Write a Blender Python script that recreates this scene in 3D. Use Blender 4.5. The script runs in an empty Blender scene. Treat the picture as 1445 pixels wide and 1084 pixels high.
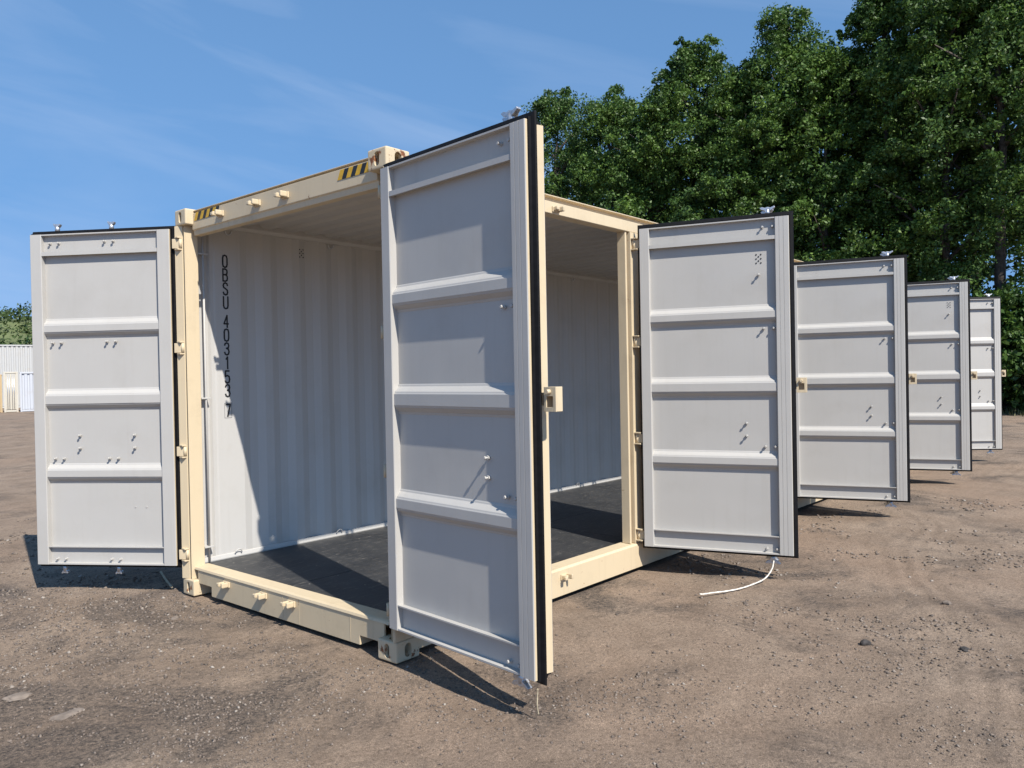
import bpy, bmesh, math, random
import numpy as np
from mathutils import Vector, Matrix

# ------------------------------------------------------------------ camera, sky, sun, exposure
scene = bpy.context.scene
col = scene.collection
R = math.radians

def aim(cx, cy, cz, yaw, pitch, roll):
    f = Vector((math.cos(pitch)*math.cos(yaw), math.cos(pitch)*math.sin(yaw), math.sin(pitch)))
    r = f.cross(Vector((0, 0, 1))).normalized(); u = r.cross(f)
    r2 = r*math.cos(roll)+u*math.sin(roll); u2 = -r*math.sin(roll)+u*math.cos(roll)
    m = Matrix((r2, u2, -f)).transposed().to_4x4()
    m.translation = Vector((cx, cy, cz))
    return m

CAM = (-2.9031, -3.3794, 1.5982)
cd = bpy.data.cameras.new("camera"); cam = bpy.data.objects.new("camera", cd); col.objects.link(cam)
cd.sensor_width = 36; cd.lens = 1115.84/1445*36; cd.clip_start = 0.05; cd.clip_end = 3000
cam.matrix_world = aim(*CAM, 0.7089, -0.0096, -0.0191)
scene.camera = cam

SUN = Vector((-0.254, -0.928, 1.0)).normalized()
sun_el = math.asin(SUN.z); sun_az = math.atan2(SUN.x, SUN.y)
world = bpy.data.worlds.new("World"); scene.world = world; world.use_nodes = True
nt = world.node_tree; nt.nodes.clear()
wo = nt.nodes.new('ShaderNodeOutputWorld'); bg = nt.nodes.new('ShaderNodeBackground'); sky = nt.nodes.new('ShaderNodeTexSky')
sky.sky_type = 'NISHITA'; sky.sun_disc = False; sky.sun_elevation = sun_el; sky.sun_rotation = sun_az
sky.altitude = 300; sky.air_density = 0.8; sky.dust_density = 0.0; sky.ozone_density = 1.4
bg.inputs['Strength'].default_value = 0.15
tc = nt.nodes.new('ShaderNodeTexCoord')
mp = nt.nodes.new('ShaderNodeMapping'); mp.inputs['Rotation'].default_value = (0, 0, 0.862)
mp2 = nt.nodes.new('ShaderNodeMapping'); mp2.inputs['Rotation'].default_value = (0, -0.22, 0)
mp3 = nt.nodes.new('ShaderNodeMapping'); mp3.inputs['Scale'].default_value = (1.0, 1.0, 5.0); mp3.inputs['Location'].default_value = (0.35, 0.0, 0.55)
nt.links.new(mp.outputs['Vector'], mp2.inputs['Vector']); nt.links.new(mp2.outputs['Vector'], mp3.inputs['Vector'])
tint = nt.nodes.new('ShaderNodeMix'); tint.data_type = 'RGBA'; tint.blend_type = 'MULTIPLY'; tint.inputs['Factor'].default_value = 1.0; tint.inputs['B'].default_value = (0.77, 0.98, 1.03, 1)
cn = nt.nodes.new('ShaderNodeTexNoise'); cn.inputs['Scale'].default_value = 2.1; cn.inputs['Detail'].default_value = 7; cn.inputs['Roughness'].default_value = 0.52
cn.inputs['Distortion'].default_value = 0.5
cr = nt.nodes.new('ShaderNodeMapRange'); cr.inputs['From Min'].default_value = 0.47; cr.inputs['From Max'].default_value = 0.78
cr.inputs['To Min'].default_value = 0.0; cr.inputs['To Max'].default_value = 0.34
mx = nt.nodes.new('ShaderNodeMix'); mx.data_type = 'RGBA'
mx.inputs['B'].default_value = (2.7, 3.3, 4.4, 1)
L = nt.links.new
# deep, even blue: the dome is read a little higher up so that it does not bleach at the horizon
v1 = nt.nodes.new('ShaderNodeVectorMath'); v1.operation = 'MULTIPLY_ADD'; v1.inputs[1].default_value = (1, 1, 0.30); v1.inputs[2].default_value = (0, 0, 0.36)
v2 = nt.nodes.new('ShaderNodeVectorMath'); v2.operation = 'NORMALIZE'
L(tc.outputs['Generated'], v1.inputs[0]); L(v1.outputs[0], v2.inputs[0]); L(v2.outputs[0], sky.inputs['Vector'])
L(tc.outputs['Generated'], mp.inputs['Vector']); L(mp3.outputs['Vector'], cn.inputs['Vector'])
L(cn.outputs['Fac'], cr.inputs['Value']); L(cr.outputs['Result'], mx.inputs['Factor'])
L(sky.outputs['Color'], tint.inputs['A']); L(tint.outputs['Result'], mx.inputs['A']); L(mx.outputs['Result'], bg.inputs['Color']); L(bg.outputs['Background'], wo.inputs['Surface'])

sd = bpy.data.lights.new("sun", 'SUN'); sd.energy = 5.0; sd.angle = R(0.53); sd.color = (1.0, 0.945, 0.86)
so = bpy.data.objects.new("sun", sd); col.objects.link(so)
so.rotation_euler = SUN.to_track_quat('Z', 'Y').to_euler(); so.location = (0, 0, 30)
scene.view_settings.view_transform = 'Standard'; scene.view_settings.look = 'None'
scene.view_settings.exposure = 0.5; scene.view_settings.gamma = 1.0
scene.render.engine = 'CYCLES'
scene.cycles.max_bounces = 10; scene.cycles.diffuse_bounces = 6

# ------------------------------------------------------------------ helpers
rng = np.random.default_rng(7); random.seed(7)

def tag(o, label=None, cat=None, group=None, kind=None):
    if label: o['label'] = label
    if cat: o['category'] = cat
    if group: o['group'] = group
    if kind: o['kind'] = kind
    return o

def link(name, me, parent=None, loc=(0, 0, 0), rz=0.0, scale=None):
    o = bpy.data.objects.new(name, me); col.objects.link(o)
    o.parent = parent; o.location = loc; o.rotation_euler = (0, 0, rz)
    if scale: o.scale = scale
    return o

def empty(name, loc=(0, 0, 0), rz=0.0):
    o = link(name, None, None, loc, rz); o.empty_display_size = 0.3
    return o

def mesh_of(bm, name, mats, smooth=False):
    bmesh.ops.recalc_face_normals(bm, faces=bm.faces)
    if smooth:
        for f in bm.faces: f.smooth = True
    me = bpy.data.meshes.new(name); bm.to_mesh(me); bm.free()
    for m in (mats if isinstance(mats, (list, tuple)) else [mats]): me.materials.append(m)
    return me

def box(bm, x0, x1, y0, y1, z0, z1, b=0.0, seg=2, mi=0):
    t = bmesh.new()
    vs = [t.verts.new((x, y, z)) for x in (x0, x1) for y in (y0, y1) for z in (z0, z1)]
    for q in ((0, 1, 3, 2), (4, 6, 7, 5), (0, 4, 5, 1), (2, 3, 7, 6), (0, 2, 6, 4), (1, 5, 7, 3)):
        t.faces.new([vs[i] for i in q]).material_index = mi
    bmesh.ops.recalc_face_normals(t, faces=t.faces)
    if b > 0: bmesh.ops.bevel(t, geom=t.edges[:], offset=b, segments=seg, affect='EDGES', profile=0.6)
    merge(bm, t)

def merge(bm, t, mat=None):
    off = {}
    for v in t.verts: off[v.index if False else v] = bm.verts.new(mat @ v.co if mat else v.co)
    for f in t.faces:
        try:
            nf = bm.faces.new([off[v] for v in f.verts]); nf.material_index = f.material_index; nf.smooth = f.smooth
        except ValueError: pass
    t.free()

def prism(bm, pts, axis, a, b, bevel=0.0, mi=0, seg=2):
    """closed 2D outline swept along an axis; x: pts=(y,z)  y: pts=(x,z)  z: pts=(x,y)"""
    t = bmesh.new()
    def P(p, k): return {'x': (k, p[0], p[1]), 'y': (p[0], k, p[1]), 'z': (p[0], p[1], k)}[axis]
    A = [t.verts.new(P(p, a)) for p in pts]; B = [t.verts.new(P(p, b)) for p in pts]
    n = len(pts)
    for i in range(n): t.faces.new((A[i], A[(i+1) % n], B[(i+1) % n], B[i])).material_index = mi
    t.faces.new(A[::-1]).material_index = mi; t.faces.new(B).material_index = mi
    bmesh.ops.recalc_face_normals(t, faces=t.faces)
    if bevel > 0:
        ed = [e for e in t.edges if len(e.link_faces) == 2 and e.calc_face_angle(0) > 0.5]
        bmesh.ops.bevel(t, geom=ed, offset=bevel, segments=seg, affect='EDGES', profile=0.6)
    merge(bm, t)

def tube(bm, p0, p1, r0, r1=None, n=12, mi=0, caps=True, smooth=True):
    p0 = Vector(p0); p1 = Vector(p1); r1 = r0 if r1 is None else r1
    d = (p1-p0).normalized(); a = d.orthogonal().normalized(); b = d.cross(a)
    A = []; B = []
    for i in range(n):
        t = 2*math.pi*i/n; o = a*math.cos(t)+b*math.sin(t)
        A.append(bm.verts.new(p0+o*r0)); B.append(bm.verts.new(p1+o*r1))
    for i in range(n):
        f = bm.faces.new((A[i], A[(i+1) % n], B[(i+1) % n], B[i])); f.material_index = mi; f.smooth = smooth
    if caps:
        bm.faces.new(A[::-1]).material_index = mi; bm.faces.new(B).material_index = mi

def path_tube(bm, pts, rads, n=8, mi=0):
    pts = [Vector(p) for p in pts]; rings = []
    for i, p in enumerate(pts):
        d = (pts[min(i+1, len(pts)-1)]-pts[max(i-1, 0)]).normalized()
        a = d.cross(Vector((0.13, 0.21, 0.97))).normalized() if abs(d.z) < 0.95 else d.cross(Vector((1, 0, 0))).normalized()
        b = d.cross(a)
        rings.append([bm.verts.new(p+(a*math.cos(2*math.pi*k/n)+b*math.sin(2*math.pi*k/n))*rads[i]) for k in range(n)])
    for A, B in zip(rings, rings[1:]):
        for k in range(n):
            f = bm.faces.new((A[k], A[(k+1) % n], B[(k+1) % n], B[k])); f.smooth = True; f.material_index = mi
    bm.faces.new(rings[0][::-1]); bm.faces.new(rings[-1])

def sheet(bm, prof, axis, a, b, off, mi_in, mi_out):
    """open profile swept along axis with a second skin at offset `off` (2D vector); two materials"""
    def P(p, k): return {'x': (k, p[0], p[1]), 'y': (p[0], k, p[1]), 'z': (p[0], p[1], k)}[axis]
    rows = []
    for o in ((0, 0), off):
        rows.append(([bm.verts.new(P((p[0]+o[0], p[1]+o[1]), a)) for p in prof], [bm.verts.new(P((p[0]+o[0], p[1]+o[1]), b)) for p in prof]))
    (A, B), (C, D) = rows
    for i in range(len(prof)-1):
        bm.faces.new((A[i], A[i+1], B[i+1], B[i])).material_index = mi_in
        bm.faces.new((C[i], D[i], D[i+1], C[i+1])).material_index = mi_out
        bm.faces.new((A[i], C[i], C[i+1], A[i+1])).material_index = mi_out
        bm.faces.new((B[i], B[i+1], D[i+1], D[i])).material_index = mi_out
    bm.faces.new((A[0], B[0], D[0], C[0])).material_index = mi_out
    bm.faces.new((A[-1], C[-1], D[-1], B[-1])).material_index = mi_out

def raw_mesh(name, verts, faces4, mats, smooth=False):
    verts = np.asarray(verts, np.float32); faces4 = np.asarray(faces4, np.int32)
    k = faces4.shape[1]
    me = bpy.data.meshes.new(name)
    me.vertices.add(len(verts)); me.vertices.foreach_set('co', verts.ravel())
    me.loops.add(faces4.size); me.loops.foreach_set('vertex_index', faces4.ravel())
    me.polygons.add(len(faces4)); me.polygons.foreach_set('loop_start', np.arange(0, faces4.size, k, dtype=np.int32))
    me.polygons.foreach_set('loop_total', np.full(len(faces4), k, np.int32))
    if smooth: me.polygons.foreach_set('use_smooth', np.ones(len(faces4), bool))
    me.update(calc_edges=True); me.validate()
    for m in (mats if isinstance(mats, (list, tuple)) else [mats]): me.materials.append(m)
    return me

# value noise for terrain
_tab = np.random.default_rng(3).random((256, 256))
def vnoise(x, y):
    xi = np.floor(x).astype(int); yi = np.floor(y).astype(int); fx = x-xi; fy = y-yi
    fx = fx*fx*(3-2*fx); fy = fy*fy*(3-2*fy)
    g = lambda a, b: _tab[a & 255, b & 255]
    return (g(xi, yi)*(1-fx)+g(xi+1, yi)*fx)*(1-fy)+(g(xi, yi+1)*(1-fx)+g(xi+1, yi+1)*fx)*fy
def fbm(x, y, o=4):
    s = 0; a = .5; t = 0
    for i in range(o):
        s = s+a*vnoise(x*2**i+17.3*i, y*2**i+9.1*i); t += a; a *= .5
    return s/t-0.5

# ------------------------------------------------------------------ materials
def new_mat(name):
    m = bpy.data.materials.new(name); m.use_nodes = True
    n = m.node_tree.nodes; b = n['Principled BSDF']
    return m, m.node_tree, n, b

def N(nt, t, **kw):
    x = nt.nodes.new(t)
    for k, v in kw.items():
        if k in x.inputs: x.inputs[k].default_value = v
        else: setattr(x, k, v)
    return x

def ramp(nt, stops):
    r = nt.nodes.new('ShaderNodeValToRGB'); e = r.color_ramp.elements
    while len(e) < len(stops): e.new(0.5)
    for el, (p, c) in zip(e, stops):
        el.position = p; el.color = (*c, 1) if len(c) == 3 else c
    return r

def paint(name, base, rough=0.45, dirt=(0.30, 0.24, 0.18), dirt_amt=0.25, wave=0.15, rust=0.0, dirt_scale=2.2):
    m, nt, n, b = new_mat(name); l = nt.links.new
    tc = N(nt, 'ShaderNodeTexCoord')
    n1 = N(nt, 'ShaderNodeTexNoise', Scale=dirt_scale, Detail=8.0, Roughness=0.68)
    l(tc.outputs['Object'], n1.inputs['Vector'])
    r1 = ramp(nt, [(0.52, (0, 0, 0)), (0.80, (dirt_amt,)*3)]); l(n1.outputs['Fac'], r1.inputs['Fac'])
    # streaks run down
    mp = N(nt, 'ShaderNodeMapping'); mp.inputs['Scale'].default_value = (14, 14, 0.7); l(tc.outputs['Object'], mp.inputs['Vector'])
    n2 = N(nt, 'ShaderNodeTexNoise', Scale=1.6, Detail=5.0, Roughness=0.6); l(mp.outputs['Vector'], n2.inputs['Vector'])
    r2 = ramp(nt, [(0.54, (0, 0, 0)), (0.82, (dirt_amt*0.55,)*3)]); l(n2.outputs['Fac'], r2.inputs['Fac'])
    ad = N(nt, 'ShaderNodeMath', operation='ADD'); l(r1.outputs['Color'], ad.inputs[0]); l(r2.outputs['Color'], ad.inputs[1])
    mx = N(nt, 'ShaderNodeMix', data_type='RGBA'); mx.inputs['A'].default_value = (*base, 1); mx.inputs['B'].default_value = (*dirt, 1)
    l(ad.outputs[0], mx.inputs['Factor'])
    out = mx.outputs['Result']
    if rust != 0:
        n3 = N(nt, 'ShaderNodeTexNoise', Scale=13.0, Detail=9.0, Roughness=0.7); l(tc.outputs['Object'], n3.inputs['Vector'])
        r3 = ramp(nt, [(0.62-rust*0.25, (0, 0, 0)), (0.66-rust*0.25, (1, 1, 1))]); l(n3.outputs['Fac'], r3.inputs['Fac'])
        n4 = N(nt, 'ShaderNodeTexNoise', Scale=40.0, Detail=6.0); l(tc.outputs['Object'], n4.inputs['Vector'])
        rc = ramp(nt, [(0.3, (0.10, 0.035, 0.012)), (0.7, (0.30, 0.11, 0.04))]); l(n4.outputs['Fac'], rc.inputs['Fac'])
        m3 = N(nt, 'ShaderNodeMix', data_type='RGBA'); l(r3.outputs['Color'], m3.inputs['Factor']); l(out, m3.inputs['A']); l(rc.outputs['Color'], m3.inputs['B'])
        out = m3.outputs['Result']
    l(out, b.inputs['Base Color'])
    rr = N(nt, 'ShaderNodeMapRange'); rr.inputs['To Min'].default_value = rough-0.06; rr.inputs['To Max'].default_value = rough+0.14
    l(n1.outputs['Fac'], rr.inputs['Value']); l(rr.outputs['Result'], b.inputs['Roughness'])
    nb = N(nt, 'ShaderNodeTexNoise', Scale=1.7, Detail=2.0); l(tc.outputs['Object'], nb.inputs['Vector'])
    nf = N(nt, 'ShaderNodeTexNoise', Scale=160.0, Detail=3.0); l(tc.outputs['Object'], nf.inputs['Vector'])
    b1 = N(nt, 'ShaderNodeBump', Strength=wave, Distance=0.03); l(nb.outputs['Fac'], b1.inputs['Height'])
    b2 = N(nt, 'ShaderNodeBump', Strength=0.06, Distance=0.002); l(nf.outputs['Fac'], b2.inputs['Height']); l(b1.outputs['Normal'], b2.inputs['Normal'])
    l(b2.outputs['Normal'], b.inputs['Normal'])
    b.inputs['Specular IOR Level'].default_value = 0.4
    return m

def plain(name, base, rough=0.6, metal=0.0, var=0.12, scale=30.0, bump=0.1):
    m, nt, n, b = new_mat(name); l = nt.links.new
    tc = N(nt, 'ShaderNodeTexCoord'); n1 = N(nt, 'ShaderNodeTexNoise', Scale=scale, Detail=6.0); l(tc.outputs['Object'], n1.inputs['Vector'])
    lo = tuple(c*(1-var) for c in base); hi = tuple(min(1, c*(1+var)) for c in base)
    r = ramp(nt, [(0.3, lo), (0.7, hi)]); l(n1.outputs['Fac'], r.inputs['Fac']); l(r.outputs['Color'], b.inputs['Base Color'])
    b.inputs['Roughness'].default_value = rough; b.inputs['Metallic'].default_value = metal
    bp = N(nt, 'ShaderNodeBump', Strength=bump, Distance=0.004); l(n1.outputs['Fac'], bp.inputs['Height']); l(bp.outputs['Normal'], b.inputs['Normal'])
    return m

CREAM = (0.57, 0.466, 0.312)
M = {}
M['cream'] = paint('cream_paint', CREAM, 0.48, dirt=(0.30, 0.23, 0.15), dirt_amt=0.42, wave=0.12, rust=-0.17)
M['cream_rust'] = paint('cream_paint_chipped', CREAM, 0.55, dirt_amt=0.3, wave=0.05, rust=0.14)
M['cream_rusty'] = paint('cream_paint_rusty', CREAM, 0.6, dirt_amt=0.5, wave=0.05, rust=0.26)
M['grey'] = paint('interior_paint', (0.425, 0.410, 0.384), 0.42, dirt=(0.27, 0.24, 0.20), dirt_amt=0.26, wave=0.30, dirt_scale=1.3)
M['wallgrey'] = paint('interior_wall_paint', (0.450, 0.436, 0.410), 0.5, dirt=(0.28, 0.25, 0.20), dirt_amt=0.30, wave=0.14, dirt_scale=1.4)
M['rubber'] = plain('black_rubber', (0.006, 0.006, 0.007), 0.62, var=0.3)
M['zinc'] = plain('galvanised_steel', (0.55, 0.56, 0.58), 0.42, 0.85, var=0.2, scale=60)
M['rubber'].node_tree.nodes['Principled BSDF'].inputs['Specular IOR Level'].default_value = 0.15
M['ink'] = plain('black_lettering', (0.012, 0.012, 0.013), 0.6)
M['yellow'] = plain('yellow_marking', (0.62, 0.36, 0.02), 0.5, var=0.15)
M['black'] = plain('black_marking', (0.016, 0.015, 0.014), 0.5, var=0.3)
M['hole'] = plain('dark_hole', (0.02, 0.019, 0.018), 0.8)
M['rope'] = plain('white_rope', (0.66, 0.62, 0.55), 0.85, var=0.25, scale=120, bump=0.6)
M['twig'] = plain('dead_wood', (0.10, 0.07, 0.045), 0.9, var=0.4)
M['tan'] = plain('tan_strap', (0.38, 0.32, 0.22), 0.85, var=0.25)

def floor_mat():
    m, nt, n, b = new_mat('dark_plywood'); l = nt.links.new
    tc = N(nt, 'ShaderNodeTexCoord')
    n1 = N(nt, 'ShaderNodeTexNoise', Scale=3.0, Detail=7.0, Roughness=0.65); l(tc.outputs['Object'], n1.inputs['Vector'])
    r = ramp(nt, [(0.3, (0.018, 0.019, 0.021)), (0.75, (0.047, 0.047, 0.047))]); l(n1.outputs['Fac'], r.inputs['Fac'])
    mp = N(nt, 'ShaderNodeMapping'); mp.inputs['Scale'].default_value = (3.0, 22.0, 1); mp.inputs['Rotation'].default_value = (0, 0, 0.35); l(tc.outputs['Object'], mp.inputs['Vector'])
    n2 = N(nt, 'ShaderNodeTexNoise', Scale=3.2, Detail=8.0, Roughness=0.75); l(mp.outputs['Vector'], n2.inputs['Vector'])
    r2 = ramp(nt, [(0.555, (0, 0, 0)), (0.66, (0.42, 0.42, 0.42))]); l(n2.outputs['Fac'], r2.inputs['Fac'])
    v = N(nt, 'ShaderNodeTexVoronoi', Scale=8.0); l(tc.outputs['Object'], v.inputs['Vector'])
    r3 = ramp(nt, [(0.035, (0.8, 0.8, 0.8)), (0.06, (0, 0, 0))]); l(v.outputs['Distance'], r3.inputs['Fac'])
    ad = N(nt, 'ShaderNodeMath', operation='MAXIMUM'); l(r2.outputs['Color'], ad.inputs[0]); l(r3.outputs['Color'], ad.inputs[1])
    mx = N(nt, 'ShaderNodeMix', data_type='RGBA'); l(ad.outputs[0], mx.inputs['Factor']); l(r.outputs['Color'], mx.inputs['A']); mx.inputs['B'].default_value = (0.34, 0.31, 0.27, 1)
    l(mx.outputs['Result'], b.inputs['Base Color']); b.inputs['Roughness'].default_value = 0.52
    bp = N(nt, 'ShaderNodeBump', Strength=0.15, Distance=0.004); l(n2.outputs['Fac'], bp.inputs['Height']); l(bp.outputs['Normal'], b.inputs['Normal'])
    return m
M['ply'] = floor_mat()

def ground_mat():
    m, nt, n, b = new_mat('dusty_dirt'); l = nt.links.new
    tc = N(nt, 'ShaderNodeTexCoord')
    def noise(scale, det=6.0, ro=0.6, vec=None, dist=0.0):
        x = N(nt, 'ShaderNodeTexNoise', Scale=scale, Detail=det, Roughness=ro, Distortion=dist); l(vec or tc.outputs['Object'], x.inputs['Vector']); return x
    big = noise(0.35, 5.0); mid = noise(1.6, 8.0, 0.62); fine = noise(46.0, 8.0, 0.80); grit = noise(230.0, 3.0, 0.75)
    base = ramp(nt, [(0.30, (0.176, 0.132, 0.098)), (0.50, (0.228, 0.174, 0.131)), (0.72, (0.272, 0.212, 0.161))]); l(mid.outputs['Fac'], base.inputs['Fac'])
    red = ramp(nt, [(0.48, (0, 0, 0)), (0.70, (0.55, 0.55, 0.55))]); l(big.outputs['Fac'], red.inputs['Fac'])
    m1 = N(nt, 'ShaderNodeMix', data_type='RGBA'); l(red.outputs['Color'], m1.inputs['Factor']); l(base.outputs['Color'], m1.inputs['A']); m1.inputs['B'].default_value = (0.260, 0.184, 0.132, 1)
    # old dark cinders lying in drifts
    cn = noise(0.85, 9.0, 0.70, dist=0.8)
    cin = ramp(nt, [(0.555, (0, 0, 0)), (0.68, (0.72, 0.72, 0.72))]); l(cn.outputs['Fac'], cin.inputs['Fac'])
    vd = N(nt, 'ShaderNodeVectorMath', operation='DISTANCE'); l(tc.outputs['Object'], vd.inputs[0]); vd.inputs[1].default_value = (-1.15, 1.75, 0)
    ds = N(nt, 'ShaderNodeMapRange'); ds.inputs['From Min'].default_value = 0.3; ds.inputs['From Max'].default_value = 2.6; ds.inputs['To Min'].default_value = 0.085; ds.inputs['To Max'].default_value = 0.0
    l(vd.outputs['Value'], ds.inputs['Value'])
    vd2 = N(nt, 'ShaderNodeVectorMath', operation='DISTANCE'); l(tc.outputs['Object'], vd2.inputs[0]); vd2.inputs[1].default_value = (-0.95, 0.30, 0)
    ds2 = N(nt, 'ShaderNodeMapRange'); ds2.inputs['From Min'].default_value = 0.1; ds2.inputs['From Max'].default_value = 1.0; ds2.inputs['To Min'].default_value = 0.04; ds2.inputs['To Max'].default_value = 0.0
    l(vd2.outputs['Value'], ds2.inputs['Value'])
    a1 = N(nt, 'ShaderNodeMath', operation='ADD'); l(ds.outputs['Result'], a1.inputs[0]); l(ds2.outputs['Result'], a1.inputs[1])
    a2 = N(nt, 'ShaderNodeMath', operation='ADD'); l(a1.outputs[0], a2.inputs[0]); l(cn.outputs['Fac'], a2.inputs[1])
    cn2 = ramp(nt, [(0.515, (0, 0, 0)), (0.64, (0.72, 0.72, 0.72))]); l(a2.outputs[0], cn2.inputs['Fac'])
    m2 = N(nt, 'ShaderNodeMix', data_type='RGBA'); gm = N(nt, 'ShaderNodeMapRange'); gm.inputs['From Min'].default_value = 0.38; gm.inputs['From Max'].default_value = 0.60; gm.inputs['To Min'].default_value = 1.35; gm.inputs['To Max'].default_value = 0.50
    l(fine.outputs['Fac'], gm.inputs['Value'])
    mv = N(nt, 'ShaderNodeMath', operation='MULTIPLY', use_clamp=True); l(cn2.outputs['Color'], mv.inputs[0]); l(gm.outputs['Result'], mv.inputs[1])
    l(mv.outputs[0], m2.inputs['Factor']); l(m1.outputs['Result'], m2.inputs['A']); m2.inputs['B'].default_value = (0.058, 0.051, 0.047, 1)
    fr = ramp(nt, [(0.34, (0.42, 0.41, 0.40)), (0.46, (0.94, 0.94, 0.94)), (0.56, (1.04, 1.04, 1.04)), (0.68, (1.55, 1.54, 1.52))]); l(fine.outputs['Fac'], fr.inputs['Fac'])
    m3 = N(nt, 'ShaderNodeMix', data_type='RGBA', blend_type='MULTIPLY'); m3.inputs['Factor'].default_value = 1.0
    l(m2.outputs['Result'], m3.inputs['A']); l(fr.outputs['Color'], m3.inputs['B'])
    gr = ramp(nt, [(0.34, (0.45, 0.44, 0.43)), (0.5, (1, 1, 1)), (0.66, (1.70, 1.66, 1.60))]); l(grit.outputs['Fac'], gr.inputs['Fac'])
    m4 = N(nt, 'ShaderNodeMix', data_type='RGBA', blend_type='MULTIPLY'); m4.inputs['Factor'].default_value = 1.0
    l(m3.outputs['Result'], m4.inputs['A']); l(gr.outputs['Color'], m4.inputs['B'])
    l(m4.outputs['Result'], b.inputs['Base Color']); b.inputs['Roughness'].default_value = 0.95; b.inputs['Specular IOR Level'].default_value = 0.2
    b1 = N(nt, 'ShaderNodeBump', Strength=0.55, Distance=0.05); l(mid.outputs['Fac'], b1.inputs['Height'])
    b2 = N(nt, 'ShaderNodeBump', Strength=0.75, Distance=0.012); l(fine.outputs['Fac'], b2.inputs['Height']); l(b1.outputs['Normal'], b2.inputs['Normal'])
    b3 = N(nt, 'ShaderNodeBump', Strength=0.6, Distance=0.003); l(grit.outputs['Fac'], b3.inputs['Height']); l(b2.outputs['Normal'], b3.inputs['Normal'])
    l(b3.outputs['Normal'], b.inputs['Normal'])
    return m
M['dirt'] = ground_mat()

def island_mat(name, stops, rough=0.9, trans=0.0, tstops=None):
    m, nt, n, b = new_mat(name); l = nt.links.new
    g = N(nt, 'ShaderNodeNewGeometry'); r = ramp(nt, stops); l(g.outputs['Random Per Island'], r.inputs['Fac'])
    tc = N(nt, 'ShaderNodeTexCoord')
    l(r.outputs['Color'], b.inputs['Base Color']); b.inputs['Roughness'].default_value = rough
    if trans > 0:
        ns = N(nt, 'ShaderNodeTexNoise', Scale=0.55, Detail=3.0); l(tc.outputs['Object'], ns.inputs['Vector'])
        rr = ramp(nt, [(0.35, (0.62, 0.68, 0.70)), (0.65, (1.25, 1.18, 0.95))]); l(ns.outputs['Fac'], rr.inputs['Fac'])
        mm = N(nt, 'ShaderNodeMix', data_type='RGBA', blend_type='MULTIPLY'); mm.inputs['Factor'].default_value = 1.0
        l(r.outputs['Color'], mm.inputs['A']); l(rr.outputs['Color'], mm.inputs['B']); l(mm.outputs['Result'], b.inputs['Base Color'])
        b.inputs['Specular IOR Level'].default_value = 0.35; b.inputs['Roughness'].default_value = 0.5
        t = N(nt, 'ShaderNodeBsdfTranslucent'); l(mm.outputs['Result'], t.inputs['Color'])
        ms = N(nt, 'ShaderNodeMixShader'); ms.inputs['Fac'].default_value = trans
        l(b.outputs['BSDF'], ms.inputs[1]); l(t.outputs['BSDF'], ms.inputs[2]); l(ms.outputs['Shader'], n['Material Output'].inputs['Surface'])
    return m
M['gravel'] = island_mat('mixed_gravel', [(0.0, (0.095, 0.078, 0.066)), (0.4, (0.15, 0.118, 0.095)), (0.9, (0.215, 0.175, 0.143)), (1.0, (0.33, 0.29, 0.25))])
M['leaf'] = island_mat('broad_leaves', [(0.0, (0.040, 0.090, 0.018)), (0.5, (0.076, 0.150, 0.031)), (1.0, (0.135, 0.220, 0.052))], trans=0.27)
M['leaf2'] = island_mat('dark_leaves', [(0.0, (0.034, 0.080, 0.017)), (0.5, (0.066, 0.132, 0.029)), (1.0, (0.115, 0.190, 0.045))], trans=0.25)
M['scrub'] = island_mat('scrub_leaves', [(0.0, (0.028, 0.052, 0.015)), (0.5, (0.052, 0.088, 0.027)), (1.0, (0.09, 0.12, 0.044))], trans=0.25)
M['grass'] = island_mat('dry_grass', [(0.0, (0.07, 0.09, 0.03)), (0.6, (0.15, 0.16, 0.06)), (1.0, (0.28, 0.24, 0.12))], trans=0.2)
M['bark'] = plain('bark', (0.085, 0.070, 0.058), 0.9, var=0.5, scale=9, bump=0.8)
M['stone'] = plain('pale_stone', (0.185, 0.150, 0.122), 0.9, var=0.3, scale=24, bump=0.6)
M['stone_dark'] = plain('dark_stone', (0.045, 0.040, 0.037), 0.85, var=0.5, scale=24, bump=0.8)
M['white'] = paint('white_container_paint', (0.44, 0.44, 0.43), 0.5, dirt_amt=0.35, dirt=(0.38, 0.30, 0.22))
M['offwhite'] = paint('ivory_container_paint', (0.50, 0.47, 0.40), 0.5, dirt_amt=0.4, dirt=(0.36, 0.22, 0.12))
M['bluewhite'] = paint('pale_container_paint', (0.46, 0.48, 0.52), 0.5, dirt_amt=0.3)
M['tancont'] = paint('tan_container_paint', (0.45, 0.33, 0.18), 0.5, dirt_amt=0.3)
M['hill'] = plain('grassy_slope', (0.10, 0.12, 0.045), 0.95, var=0.5, scale=0.12, bump=0.5)

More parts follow.
